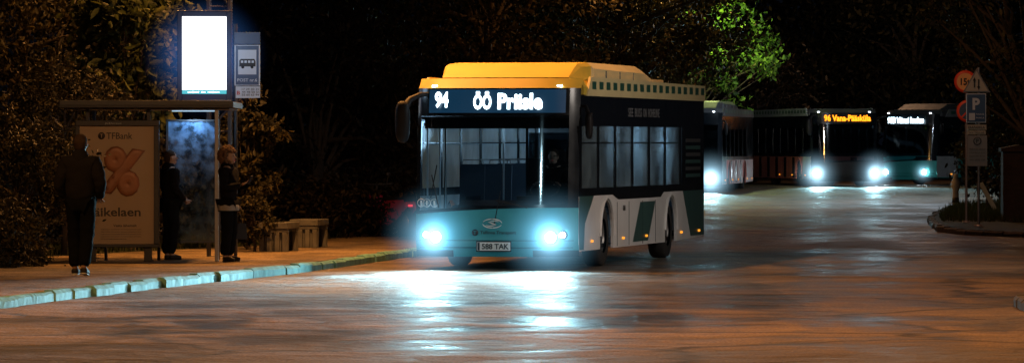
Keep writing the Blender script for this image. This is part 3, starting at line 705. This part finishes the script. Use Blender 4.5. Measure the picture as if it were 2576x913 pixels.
# ------------------------------------------------------------------ concrete benches
M['conc']=mat('weathered_concrete',(.10,.10,.098),.9,0,.6,6,bump=1,spec=.2)
def bench(px,py,ang,lab):
    D=1.83*F/(py-HY); e=empty('concrete_bench',(PX(px,D),D,.122),ang,lab,'bench','concrete benches beside the pavement')
    m=MB(); m.box(-.25,.25,-.5,.5,.38,.49); m.build('seat',['conc'],e,bevel=.012)
    for y0,y1 in ((-.48,-.32),(.32,.46)):
        m=MB()
        for k in range(4): m.box(-.24+k*.13,-.16+k*.13,y0,y1,0,.32)
        m.box(-.24,.24,y0,y1,.32,.38); m.box(-.24,.24,y0+.06,y1-.02,0,.32); m.build('leg',['conc'],e,bevel=.008)
bench(702,632,-.16,'ribbed grey concrete bench standing on the pavement'); bench(778,622,-.16,'ribbed grey concrete bench standing on the pavement')
# ------------------------------------------------------------------ parked moped
D=101.0; e=empty('parked_moped',(PX(978,D),D,.122),math.radians(35),'dark moped with red tail lamp parked under the trees','moped')
for y in (-.6,.6):
    MB().lathe([(.17,-.04),(.24,-.045),(.26,0),(.24,.045),(.17,.04)],(0,y,.26),'x',22).lathe([(0,-.03),(.17,-.03),(.17,.03),(0,.03)],(0,y,.26),'x',12,1).build('wheel',['rubber','rim'],e)
M['magenta']=mat('magenta_plastic',(.30,.03,.11),.4)
m=MB(); m.prism([(-.45,.35),(-.75,.55),(-.7,.68),(-.05,.66),(.0,.36),(.3,.3),(.42,.75),(.5,.78),(.58,.5),(.4,.22),(-.1,.22)],'x',-.13,.13); m.build('body',['magenta'],e,bevel=.03)
m=MB(); m.prism([(-.72,.69),(-.7,.76),(-.3,.75),(-.02,.74),(-.0,.67)],'x',-.12,.12); m.build('saddle',['blackm'],e,bevel=.02)
m=MB(); m.path([(0,.6,.26),(0,.48,.75),(0,.42,.98)],.025,8); m.path([(-.33,.38,1.02),(-.15,.44,1.0),(.15,.44,1.0),(.33,.38,1.02)],.016,8); m.tube((.22,.42,1.0),(.28,.44,1.16),.008); m.sphere((.29,.44,1.2),(.05,.015,.04)); m.build('handlebar',['dmetal'],e)
M['redl']=emit('red_tail_lamp',(1,.05,.08),.8); MB().box(-.04,.04,-.02,.02,-.02,.02).build('tail_lamp',['redl'],e,(0,-.76,.6))
# ------------------------------------------------------------------ road signs right
M['blue']=mat('blue_sign',(.03,.09,.22),.35); M['yel']=mat('sign_face_pale',(.46,.42,.34),.4,0,.1); M['ored']=mat('sign_rim_red',(.75,.08,.03),.4); M['oface']=mat('sign_face_orange',(.88,.50,.18),.4,0,.1)
RD=113.0; q3=F/RD
def spost(name,px,D,ztop,label):
    e=empty(name,(PX(px,D),D,.112),0,label,'sign'); MB().tube((0,0,0),(0,0,ztop),.03,None,12).lathe([(.0,0.04),(.09,.04),(.10,0)],(0,0,0),'z',14).build('post',['metal'],e); return e
e=spost('road_sign',2462,RD,PZ(172,RD)-.1,'signpost with two-way triangle, blue parking plate and notices on island')
rx=lambda px:(px-2462)/q3; rz=lambda py:PZ(py,RD)-.112
def tri(mb,cx,cz,w,y0,y1,mi):
    h=w*.87; mb.prism([(cx-w/2,cz-h/3),(cx+w/2,cz-h/3),(cx,cz+2*h/3)],'y',y0,y1,mi)
t=MB(); tri(t,rx(2456),rz(213),.60,-.06,-.04,0); tri(t,rx(2456),rz(213),.50,-.064,-.061,1)
for sx,dz in ((-.045,1),(.045,-1)):
    t.box(rx(2456)+sx-.016,rx(2456)+sx+.016,-.069,-.066,rz(221),rz(200),2)
    zz=rz(198) if dz>0 else rz(224); t.prism([(rx(2456)+sx-.035,zz-dz*.05),(rx(2456)+sx+.035,zz-dz*.05),(rx(2456)+sx,zz+dz*.03)],'y',-.069,-.066,2)
t.build('warning_triangle',['grey','yel','platet'],e)
t=MB(); t.box(rx(2430),rx(2480),-.06,-.045,rz(309),rz(236),1); t.box(rx(2432),rx(2478),-.064,-.061,rz(307),rz(238),0); t.box(rx(2437),rx(2452),-.068,-.065,rz(303),rz(285),1)
pk=t.build('parking_plate',['blue','signw'],e); text('parking_letter','P',.16,.26,(rx(2455),-.068,rz(262)),FR,pk,'signw',bold=.04)
text('plate_text','TASULINE',.18,.035,(rx(2465),-.068,rz(288)),FR,pk,'signw'); text('plate_text','PARKLA',.18,.035,(rx(2465),-.068,rz(297)),FR,pk,'signw')
t=MB(); t.box(rx(2432),rx(2481),-.06,-.05,rz(327),rz(314)); t1=t.build('notice_strip',['yel'],e)
t=MB(); t.box(rx(2432),rx(2479),-.06,-.05,rz(339),rz(329)); t3=t.build('notice_strip',['yel'],e)
text('strip_text','ERAPARKLA',.36,.06,(rx(2456),-.064,rz(320.5)),FR,t1,'platet',bold=.01)
text('strip_text','24 H  TASULINE',.33,.045,(rx(2456),-.064,rz(334)),FR,t3,'platet')
M['board']=mat('notice_board_face',(.26,.27,.28),.5,0,.1)
t=MB(); t.box(rx(2433),rx(2483),-.06,-.05,rz(418),rz(341)); t2=t.build('notice_board',['board'],e,bevel=.004)
MB().lathe([(0.07,-.003),(.09,-.003),(.09,.003)],(0,0,0),'y',20).build('parking_disc',['platet'],t2,(rx(2458),-.064,rz(355)))
text('disc_letter','P',.06,.09,(rx(2458),-.064,rz(355)),FR,t2,'platet',bold=.02)
for k,s in enumerate(('Parkimine lubatud','ainult lepingu alusel','Leppetrahv 45 eur','info 6550 330')): text('notice_text',s,.34,.035,(rx(2458),-.064,rz(375+9*k)),FR,t2,'platet')
RD2=119.0; q4=F/RD2
e=spost('round_sign',2431,RD2,PZ(176,RD2)-.1,'signpost with red rimmed round signs behind the parking sign')
for (cx,cy,rr,kk) in ((2428,206,27,0),(2434,280,27,1)):
    xx=(cx-2431)/q4; zz=PZ(cy,RD2)-.112; R_=rr/q4*1.05
    t=MB(); t.lathe([(0,-.003),(R_*.76,-.003)],(xx,-.05,zz),'y',28,1); t.lathe([(R_*.76,-.004),(R_,-.004),(R_,.006)],(xx,-.05,zz),'y',28,0)
    if kk: t.prism([(xx-R_*.6,zz-R_*.5),(xx-R_*.5,zz-R_*.6),(xx+R_*.6,zz+R_*.5),(xx+R_*.5,zz+R_*.6)],'y',-.058,-.056,0)
    so=t.build('round_plate',['ored','oface' if kk==0 else 'navy'],e)
    if kk==0: text('limit_text','15t',.22,.16,(xx,-.062,zz),FR,so,'platet',bold=.03)
D=150.; e=empty('wrapped_bollard',(PX(2404,D),D,.05),0,'white bollard with dark bands and flared cap on the verge','bollard')
MB().lathe([(.07,0),(.10,.1),(.09,.5),(.14,.62),(.13,.75),(.06,.9),(.09,.93),(.0,1.0)],(0,0,0),'z',16).build('shaft',['lgrey'],e)
MB().lathe([(.092,.15),(.105,.15),(.102,.3),(.09,.3)],(0,0,0),'z',16).build('band',['platet'],e)
D=135.; e=empty('leaning_barrier',(PX(2485,D),D,.112),.3,'white slanted barrier rail on dark feet beside the pillar','barrier')
m=MB(); m.prism([(-.25,.75),(-.15,.8),(.25,.12),(.15,.06)],'y',-.02,.02); m.build('rail',['lgrey'],e); MB().box(-.02,.02,.03,.07,0,.6).build('foot',['dmetal'],e); MB().box(.16,.2,.03,.07,0,.3).build('foot',['dmetal'],e)
def brickmat():
    m,t,o=nt('dark_brick'); b=N(t,'ShaderNodeBsdfPrincipled'); br=N(t,'ShaderNodeTexBrick'); tc=N(t,'ShaderNodeTexCoord')
    mp=N(t,'ShaderNodeMapping'); mp.inputs['Rotation'].default_value=(R90,0,0); t.links.new(tc.outputs['Object'],mp.inputs[0]); t.links.new(mp.outputs[0],br.inputs['Vector'])
    br.inputs['Scale'].default_value=4; br.inputs['Color1'].default_value=(.035,.02,.014,1); br.inputs['Color2'].default_value=(.022,.015,.011,1); br.inputs['Mortar'].default_value=(.02,.018,.015,1)
    b.inputs['Roughness'].default_value=.9; t.links.new(br.outputs[0],b.inputs['Base Color']); t.links.new(b.outputs[0],o.inputs[0]); return m
M['brick']=brickmat()
e=empty('brick_pillar',(PX(2556,121),121,.112),0,'dark brick gate pillar with concrete cap','pillar')
MB().box(-.33,.33,-.3,.3,0,1.62).build('shaft',['brick'],e); MB().prism([(-.38,1.62),(.38,1.62),(.38,1.7),(.05,1.78),(-.38,1.7)],'y',-.35,.35).build('cap',['brick'],e)
D=185.; e=empty('street_lamp',(PX(1706,D),D,0),0,'slim street lamp with small curved head behind the bus','street lamp')
MB().tube((0,0,0),(0,0,PZ(90,D)),.07,.05,10).path([(0,0,PZ(170,D)),(.1,-.02,PZ(160,D)),(.2,-.05,PZ(172,D))],.025,8).build('pole',['dmetal'],e)
MB().lathe([(0,.1),(.1,.08),(.26,0),(.2,-.03)],(0,0,0),'z',18).build('lamp_shade',['signw'],e,(.24,-.05,PZ(180,D)))
# ------------------------------------------------------------------ people
def skin(vs,es,rs,sub=2):
    me=bpy.data.meshes.new('sk'); me.from_pydata([tuple(v) for v in vs],es,[]); ob=bpy.data.objects.new('sk',me); COL.objects.link(ob)
    ob.modifiers.new('s','SKIN'); m2=ob.modifiers.new('u','SUBSURF'); m2.levels=sub
    sv=me.skin_vertices[0].data
    for i,r in enumerate(rs): sv[i].radius=(r,r) if not hasattr(r,'__len__') else r; sv[i].use_root=(i==0)
    dg=bpy.context.evaluated_depsgraph_get(); dg.update(); out=bpy.data.meshes.new_from_object(ob.evaluated_get(dg)); bpy.data.objects.remove(ob); return out
M['skin']=mat('skin',(.30,.19,.14),.55,0,.08)
def wrinkle(mb,amp,start):
    for i in range(start,len(mb.v)):
        v=Vector(mb.v[i]); n=noise.noise_vector(v*Vector((9,9,14)))+noise.noise_vector(v*26)*.4
        mb.v[i]=tuple(v+n*amp)
def person(loc,rotz,label,cloth,trous,haircol,height=1.75,pose='stand',hair='short',bulk=1.0):
    P=empty('person',loc,rotz,label,'person',scale=height/1.75)
    J=dict(pel=(0,0,.95),wai=(0,0,1.1),che=(0,-.01,1.28),nb=(0,.01,1.46),nk=(0,0,1.53),hd=(0,-.01,1.62),ht=(0,0,1.68))
    J.update(shL=(.17,.01,1.42),elL=(.25,.04,1.14),wrL=(.24,-.06,.90),shR=(-.17,.01,1.42),elR=(-.25,.04,1.14),wrR=(-.24,-.06,.90))
    J.update(hiL=(.09,0,.90),knL=(.10,-.02,.50),anL=(.10,.03,.09),toL=(.12,-.15,.035),hiR=(-.09,0,.90),knR=(-.10,-.02,.50),anR=(-.10,.03,.09),toR=(-.12,-.15,.035))
    hdL=(0,-.02,-1); hdR=(0,-.02,-1)
    if pose=='walk':
        J.update(knL=(.10,-.12,.52),anL=(.09,-.08,.10),toL=(.10,-.25,.05),knR=(-.09,.03,.50),anR=(-.08,.20,.12),toR=(-.09,.04,.035),elL=(.27,.06,1.15),wrL=(.22,-.12,.96),elR=(-.27,.07,1.15),wrR=(-.21,-.12,.96)); hdL=(-.3,-.7,-.3); hdR=(.3,-.7,-.3)
    if pose=='phone':
        J.update(elR=(-.23,-.02,1.15),wrR=(-.10,-.25,1.20),elL=(.24,.06,1.14),wrL=(.24,-.04,.90)); hdR=(.15,-.85,.35)
    if pose=='hold':
        J.update(elL=(.24,.02,1.14),wrL=(.12,-.22,1.0),elR=(-.24,.02,1.14),wrR=(-.1,-.22,.95)); hdL=(-.6,-.6,-.3); hdR=(.5,-.6,-.4)
    if pose=='sit':
        J.update(knL=(.14,-.42,.88),anL=(.14,-.50,.48),toL=(.15,-.66,.44),knR=(-.14,-.42,.88),anR=(-.14,-.50,.48),toR=(-.15,-.66,.44),elL=(.26,-.1,1.16),wrL=(.18,-.40,1.18),elR=(-.26,-.1,1.16),wrR=(-.18,-.40,1.18)); hdL=(-.2,-.9,.2); hdR=(.2,-.9,.2)
    names=list(J); ix={n:i for i,n in enumerate(names)}
    E=[('pel','wai'),('wai','che'),('che','nb'),('nb','nk'),('nk','hd'),('hd','ht'),('nb','shL'),('nb','shR'),('shL','elL'),('elL','wrL'),('shR','elR'),('elR','wrR'),('pel','hiL'),('pel','hiR'),('hiL','knL'),('knL','anL'),('anL','toL'),('hiR','knR'),('knR','anR'),('anR','toR')]
    rad=dict(pel=(.14,.10),wai=(.12,.09),che=(.14,.10),nb=.07,nk=.052,hd=(.078,.095),ht=(.072,.085),shL=.055,shR=.055,elL=.042,elR=.042,wrL=.028,wrR=.028,hiL=.08,hiR=.08,knL=.055,knR=.055,anL=.04,anR=.04,toL=.03,toR=.03)
    b=MB(); b.mesh(skin([J[n] for n in names],[(ix[a],ix[c]) for a,c in E],[rad[n] for n in names]),0)
    b.sphere((0,-.012,1.635),(.076,.094,.112),0,16,12); b.sphere((0,-.07,1.565),(.045,.035,.035),0,10,8)
    b.path([(0,-.095,1.655),(0,-.122,1.615),(0,-.10,1.605)],[.008,.016,.012],8,0)
    for sx in(-1,1):
        b.sphere((sx*.078,.0,1.63),(.012,.022,.034),0,8,6); b.sphere((sx*.032,-.092,1.645),(.013,.01,.008),1,8,6)
    b.sphere((0,-.1,1.575),(.024,.01,.007),2,8,6)
    for wr,hd,sx in ((J['wrL'],hdL,1),(J['wrR'],hdR,-1)):
        w=Vector(wr); d=Vector(hd).normalized(); side=Vector((0,1,0)) if abs(d.y)<.7 else Vector((1,0,0)); side=(side-d*side.dot(d)).normalized(); nrm=d.cross(side)*(1)
        palm=w+d*.085
        b.mesh(skin([w,w+d*.03,palm],[(0,1),(1,2)],[(.026,.02),(.036,.018),(.04,.015)],1),0)
        for k,(o_,ln) in enumerate(((-.030,.062),(-.010,.072),(.010,.068),(.029,.052))):
            p0=palm+side*o_-d*.01; p1=p0+d*ln*.45; p2=p1+(d*.8+nrm*.5).normalized()*ln*.35; p3=p2+(d*.4+nrm*.8).normalized()*ln*.3
            b.path([p0,p1,p2,p3],[.0095,.009,.0082,.006],6,0)
        p0=w+d*.03-side*.03; b.path([p0,p0+(d*.6-side*.8)*.035,p0+(d*.9-side*.7)*.06],[.012,.011,.007],6,0)
    b.build('body',['skin','platet','signred'],P)
    G=['pel','wai','che','nb','shL','elL','wrL','shR','elR','wrR']; gi={n:i for i,n in enumerate(G)}
    GE=[(a,c) for a,c in E if a in gi and c in gi]
    gr=dict(pel=(.175,.145),wai=(.178,.14),che=(.19,.145),nb=.10,shL=.09,shR=.09,elL=.07,elR=.07,wrL=.05,wrR=.05)
    gr={k:(tuple(x*bulk for x in v) if hasattr(v,'__len__') else v*bulk) for k,v in gr.items()}
    mb=MB(); mb.mesh(skin([J[n] if n!='pel' else (0,0,.88) for n in G],[(gi[a],gi[c]) for a,c in GE],[gr[n] for n in G],3),0)
    wrinkle(mb,.012,0)
    mb.path([(0,.02,1.45),(0,.025,1.50),(0,.015,1.55)],[.11,.105,.08],14,0)
    mb.build('jacket',[cloth],P)
    G=['pel','hiL','knL','anL','hiR','knR','anR']; gi={n:i for i,n in enumerate(G)}
    GE=[(a,c) for a,c in E if a in gi and c in gi]; gr=dict(pel=(.155,.115),hiL=.115,hiR=.115,knL=.095,knR=.095,anL=.08,anR=.08)
    mb=MB(); mb.mesh(skin([J[n] for n in G],[(gi[a],gi[c]) for a,c in GE],[gr[n] for n in G],3),0); wrinkle(mb,.012,0); mb.build('trousers',[trous],P)
    for s in 'LR':
        a=Vector(J['an'+s]); t=Vector(J['to'+s]); mb=MB()
        mb.mesh(skin([a+Vector((0,.03,-.045)),a.lerp(t,.5)+Vector((0,0,-.01)),t],[(0,1),(1,2)],[.052,(.05,.045),(.045,.032)]),0)
        mb.mesh(skin([a+Vector((0,.035,-.075)),t+Vector((0,-.0,-.02))],[(0,1)],[(.05,.014),(.046,.012)],1),1)
        mb.build('shoe',['blackm','lgrey' if pose=='walk' else 'blackm'],P)
    hb=MB()
    if hair=='curly':
        for k in range(240):
            d=Vector((random.gauss(0,1),random.gauss(0,1),random.gauss(0,1))).normalized()
            if d.y<-.5 and d.z<.35: continue
            if d.z<-.8: continue
            hb.sphere((d.x*.125,.025+d.y*.135,1.655+d.z*.14),random.uniform(.018,.034),0,6,5)
    else:
        hb.sphere((0,.014,1.65),(.09,.106,.114),0,26,18,lambda d:(1 if d.z>.15 or d.y>.1 else .82))
        wrinkle(hb,.012,0)
    hb.build('hair',[haircol],P)
    return P,J
M['jk1']=mat('dark_grey_jacket',(.009,.009,.010),.95,0,.4,8,bump=.3,spec=.1); M['jk2']=mat('black_coat',(.005,.005,.007),.95,0,.4,8,spec=.1); M['jean']=mat('dark_trousers',(.005,.006,.008),.95,0,.3,9,spec=.05)
M['hairb']=mat('brown_curly_hair',(.11,.065,.042),.8,0,.5,30,spec=.2); M['haird']=mat('dark_hair',(.03,.02,.014),.9,0,.4,30,spec=.1)
M['whitecloth']=mat('white_cloth',(.25,.25,.25),.9)
p1,_=person((PX(203,70.6),70.6,.122),math.radians(172),'person in dark jacket and trousers walking away on the pavement','jk1','jean','haird',1.93,'walk',bulk=1.16)
p2,_=person((PX(428,80.3),80.3,.122),math.radians(115),'person in black coat standing inside the shelter','jk2','jean','haird',1.70,'hold')
p3,J3=person((PX(575,79.0),79.0,.122),math.radians(72),'person with curly hair in dark jacket looking at phone by shelter','jk2','jean','hairb',1.72,'phone','curly')
mb=MB(); mb.lathe([(.195,.0),(.202,.03),(.20,.07),(.19,.09)],(0,0,.80),'z',20); o=mb.build('shirt_hem',['whitecloth'],p3); o.scale=(1,.82,1)
bpy.context.view_layer.update()
hp=p3.matrix_world@(Vector(J3['wrR'])+Vector((.15,-.85,.35)).normalized()*.13+Vector((0,-.02,.03)))
ph=MB().box(-.035,.035,-.006,.006,-.07,.07).build('phone',['blackm'],None,hp,(0.5,0,1.1)); tag(ph,'dark mobile phone held in a hand','phone')
hw=p3.matrix_world@(Vector(J3['wrL'])+Vector((0,0,-.10)))
hbg=empty('handbag',(hw.x,hw.y,hw.z-.42),.5,'small dark handbag hanging at the hip','bag')
m=MB(); m.prism([(-.14,0),(.14,0),(.12,.2),(-.12,.2)],'y',-.05,.05); m.build('bag_body',['blackm'],hbg,bevel=.02)
MB().path([(-.1,0,.2),(-.07,0,.34),(0,0,.42),(.07,0,.34),(.1,0,.2)],.008,6).build('strap',['blackm'],hbg)
dv,_=person((0,0,0),0,'driver in dark uniform seated at the steering wheel','jk1','jean','haird',1.72,'sit')
c_,s__=math.cos(-th),math.sin(-th); lxx,lyy=.62,1.68
dv.location=(-.3+lxx*c_-lyy*s__,79.05+lxx*s__+lyy*c_,.12); dv.rotation_euler=(0,0,-th)
# ------------------------------------------------------------------ lights (hooded sodium street lamps just outside the frame: downward cones; added fill lights)
SOD=(1,.41,.10)
def sodium(loc,e,col=SOD,size=.25,ang=140): return light('SPOT','sodium_street_light',loc,e,col,None,(0,0,0),size,ang,.5)
sodium((-2.6,82.5,8.6),5000)
sodium((-5.5,88,8.6),1700)  # unseen extra lamp added to make the pavement more orange
sodium((-9.5,62,8.0),2400)
sodium((-1.5,54,8.5),2500,(1,.42,.12))
sodium((4.5,55,8.5),1800,(1,.42,.13))
sodium((9.5,68,9),2000,(1,.42,.15))
sodium((8,112,9),550,(1,.38,.17))
sodium((PX(1600,150),150,8.5),900)
light('SPOT','shelter_fill_light',(-5.5,60,7.5),2100,(1,.50,.2),None,None,.25,30,1,(-5.4,79,1.2))  # added fill spot that brightens the poster and shelter
light('SPOT','side_fill_light',(13,73,6.5),2600,(1,.88,.78),None,None,.25,60,1,(2.2,84,1.2))  # added fill spot for the bus side, no real source
light('SPOT','front_fill_light',(-.5,52,6.5),3200,(.5,.85,1),None,None,.25,8,1,(-.3,79,.9))  # narrow cool fill added to lift the teal bus front
light('SPOT','sign_fill_light',(8,98,6.5),420,(1,.80,.6),None,None,.2,24,1,(10.2,113,2.8))  # fill spot added to brighten the road signs
light('SPOT','far_side_fill_light',(PX(1965,183),183,4.5),900,(1,.85,.8),None,None,.2,42,.8,(PX(1960,206),204,1.3))  # added fill for the articulated bus side, cone kept off its neighbour
light('POINT','leaf_fill_light',(PX(1760,172),166,PZ(-40,170)),900,(1,.52,.12),None,None,.2)  # added fill points that tint the tree crowns orange
light('POINT','leaf_fill_light',(PX(1400,140),136,PZ(-60,140)),450,(1,.42,.14),None,None,.2)
light('POINT','leaf_fill_light',(PX(850,96),92,PZ(-120,96)),120,(1,.45,.15),None,None,.2)
light('POINT','branch_fill_light',(PX(2450,128),127,PZ(-20,128)),260,(1,.5,.2),None,None,.2)  # added fill points that bring out branches and far leaves
light('POINT','branch_fill_light',(PX(2200,215),215,PZ(-60,215)),500,(1,.55,.3),None,None,.2)
light('POINT','green_tree_light',(PX(1785,189),189,PZ(15,189)),1000,(.85,1,.3),None,None,.2)
light('POINT','far_bus_fill_light',(PX(2230,176),176,7),1700,(.75,.88,1),None,None,.3)  # added fill point so the distant buses show
w=bpy.data.worlds.new('World'); SC.world=w; w.use_nodes=True
bg=w.node_tree.nodes['Background']; bg.inputs[0].default_value=(.25,.35,.6,1); bg.inputs[1].default_value=.006
cam=bpy.data.cameras.new('camera'); co=bpy.data.objects.new('camera',cam); COL.objects.link(co); co.location=(0,0,H); co.rotation_euler=(R90,0,0)
cam.sensor_width=36; cam.lens=36*F/2576; cam.shift_y=-(456.5-HY)/2576; cam.clip_end=2000; cam.clip_start=.5
SC.camera=co
SC.view_settings.view_transform='Standard'; SC.view_settings.look='None'; SC.view_settings.exposure=0
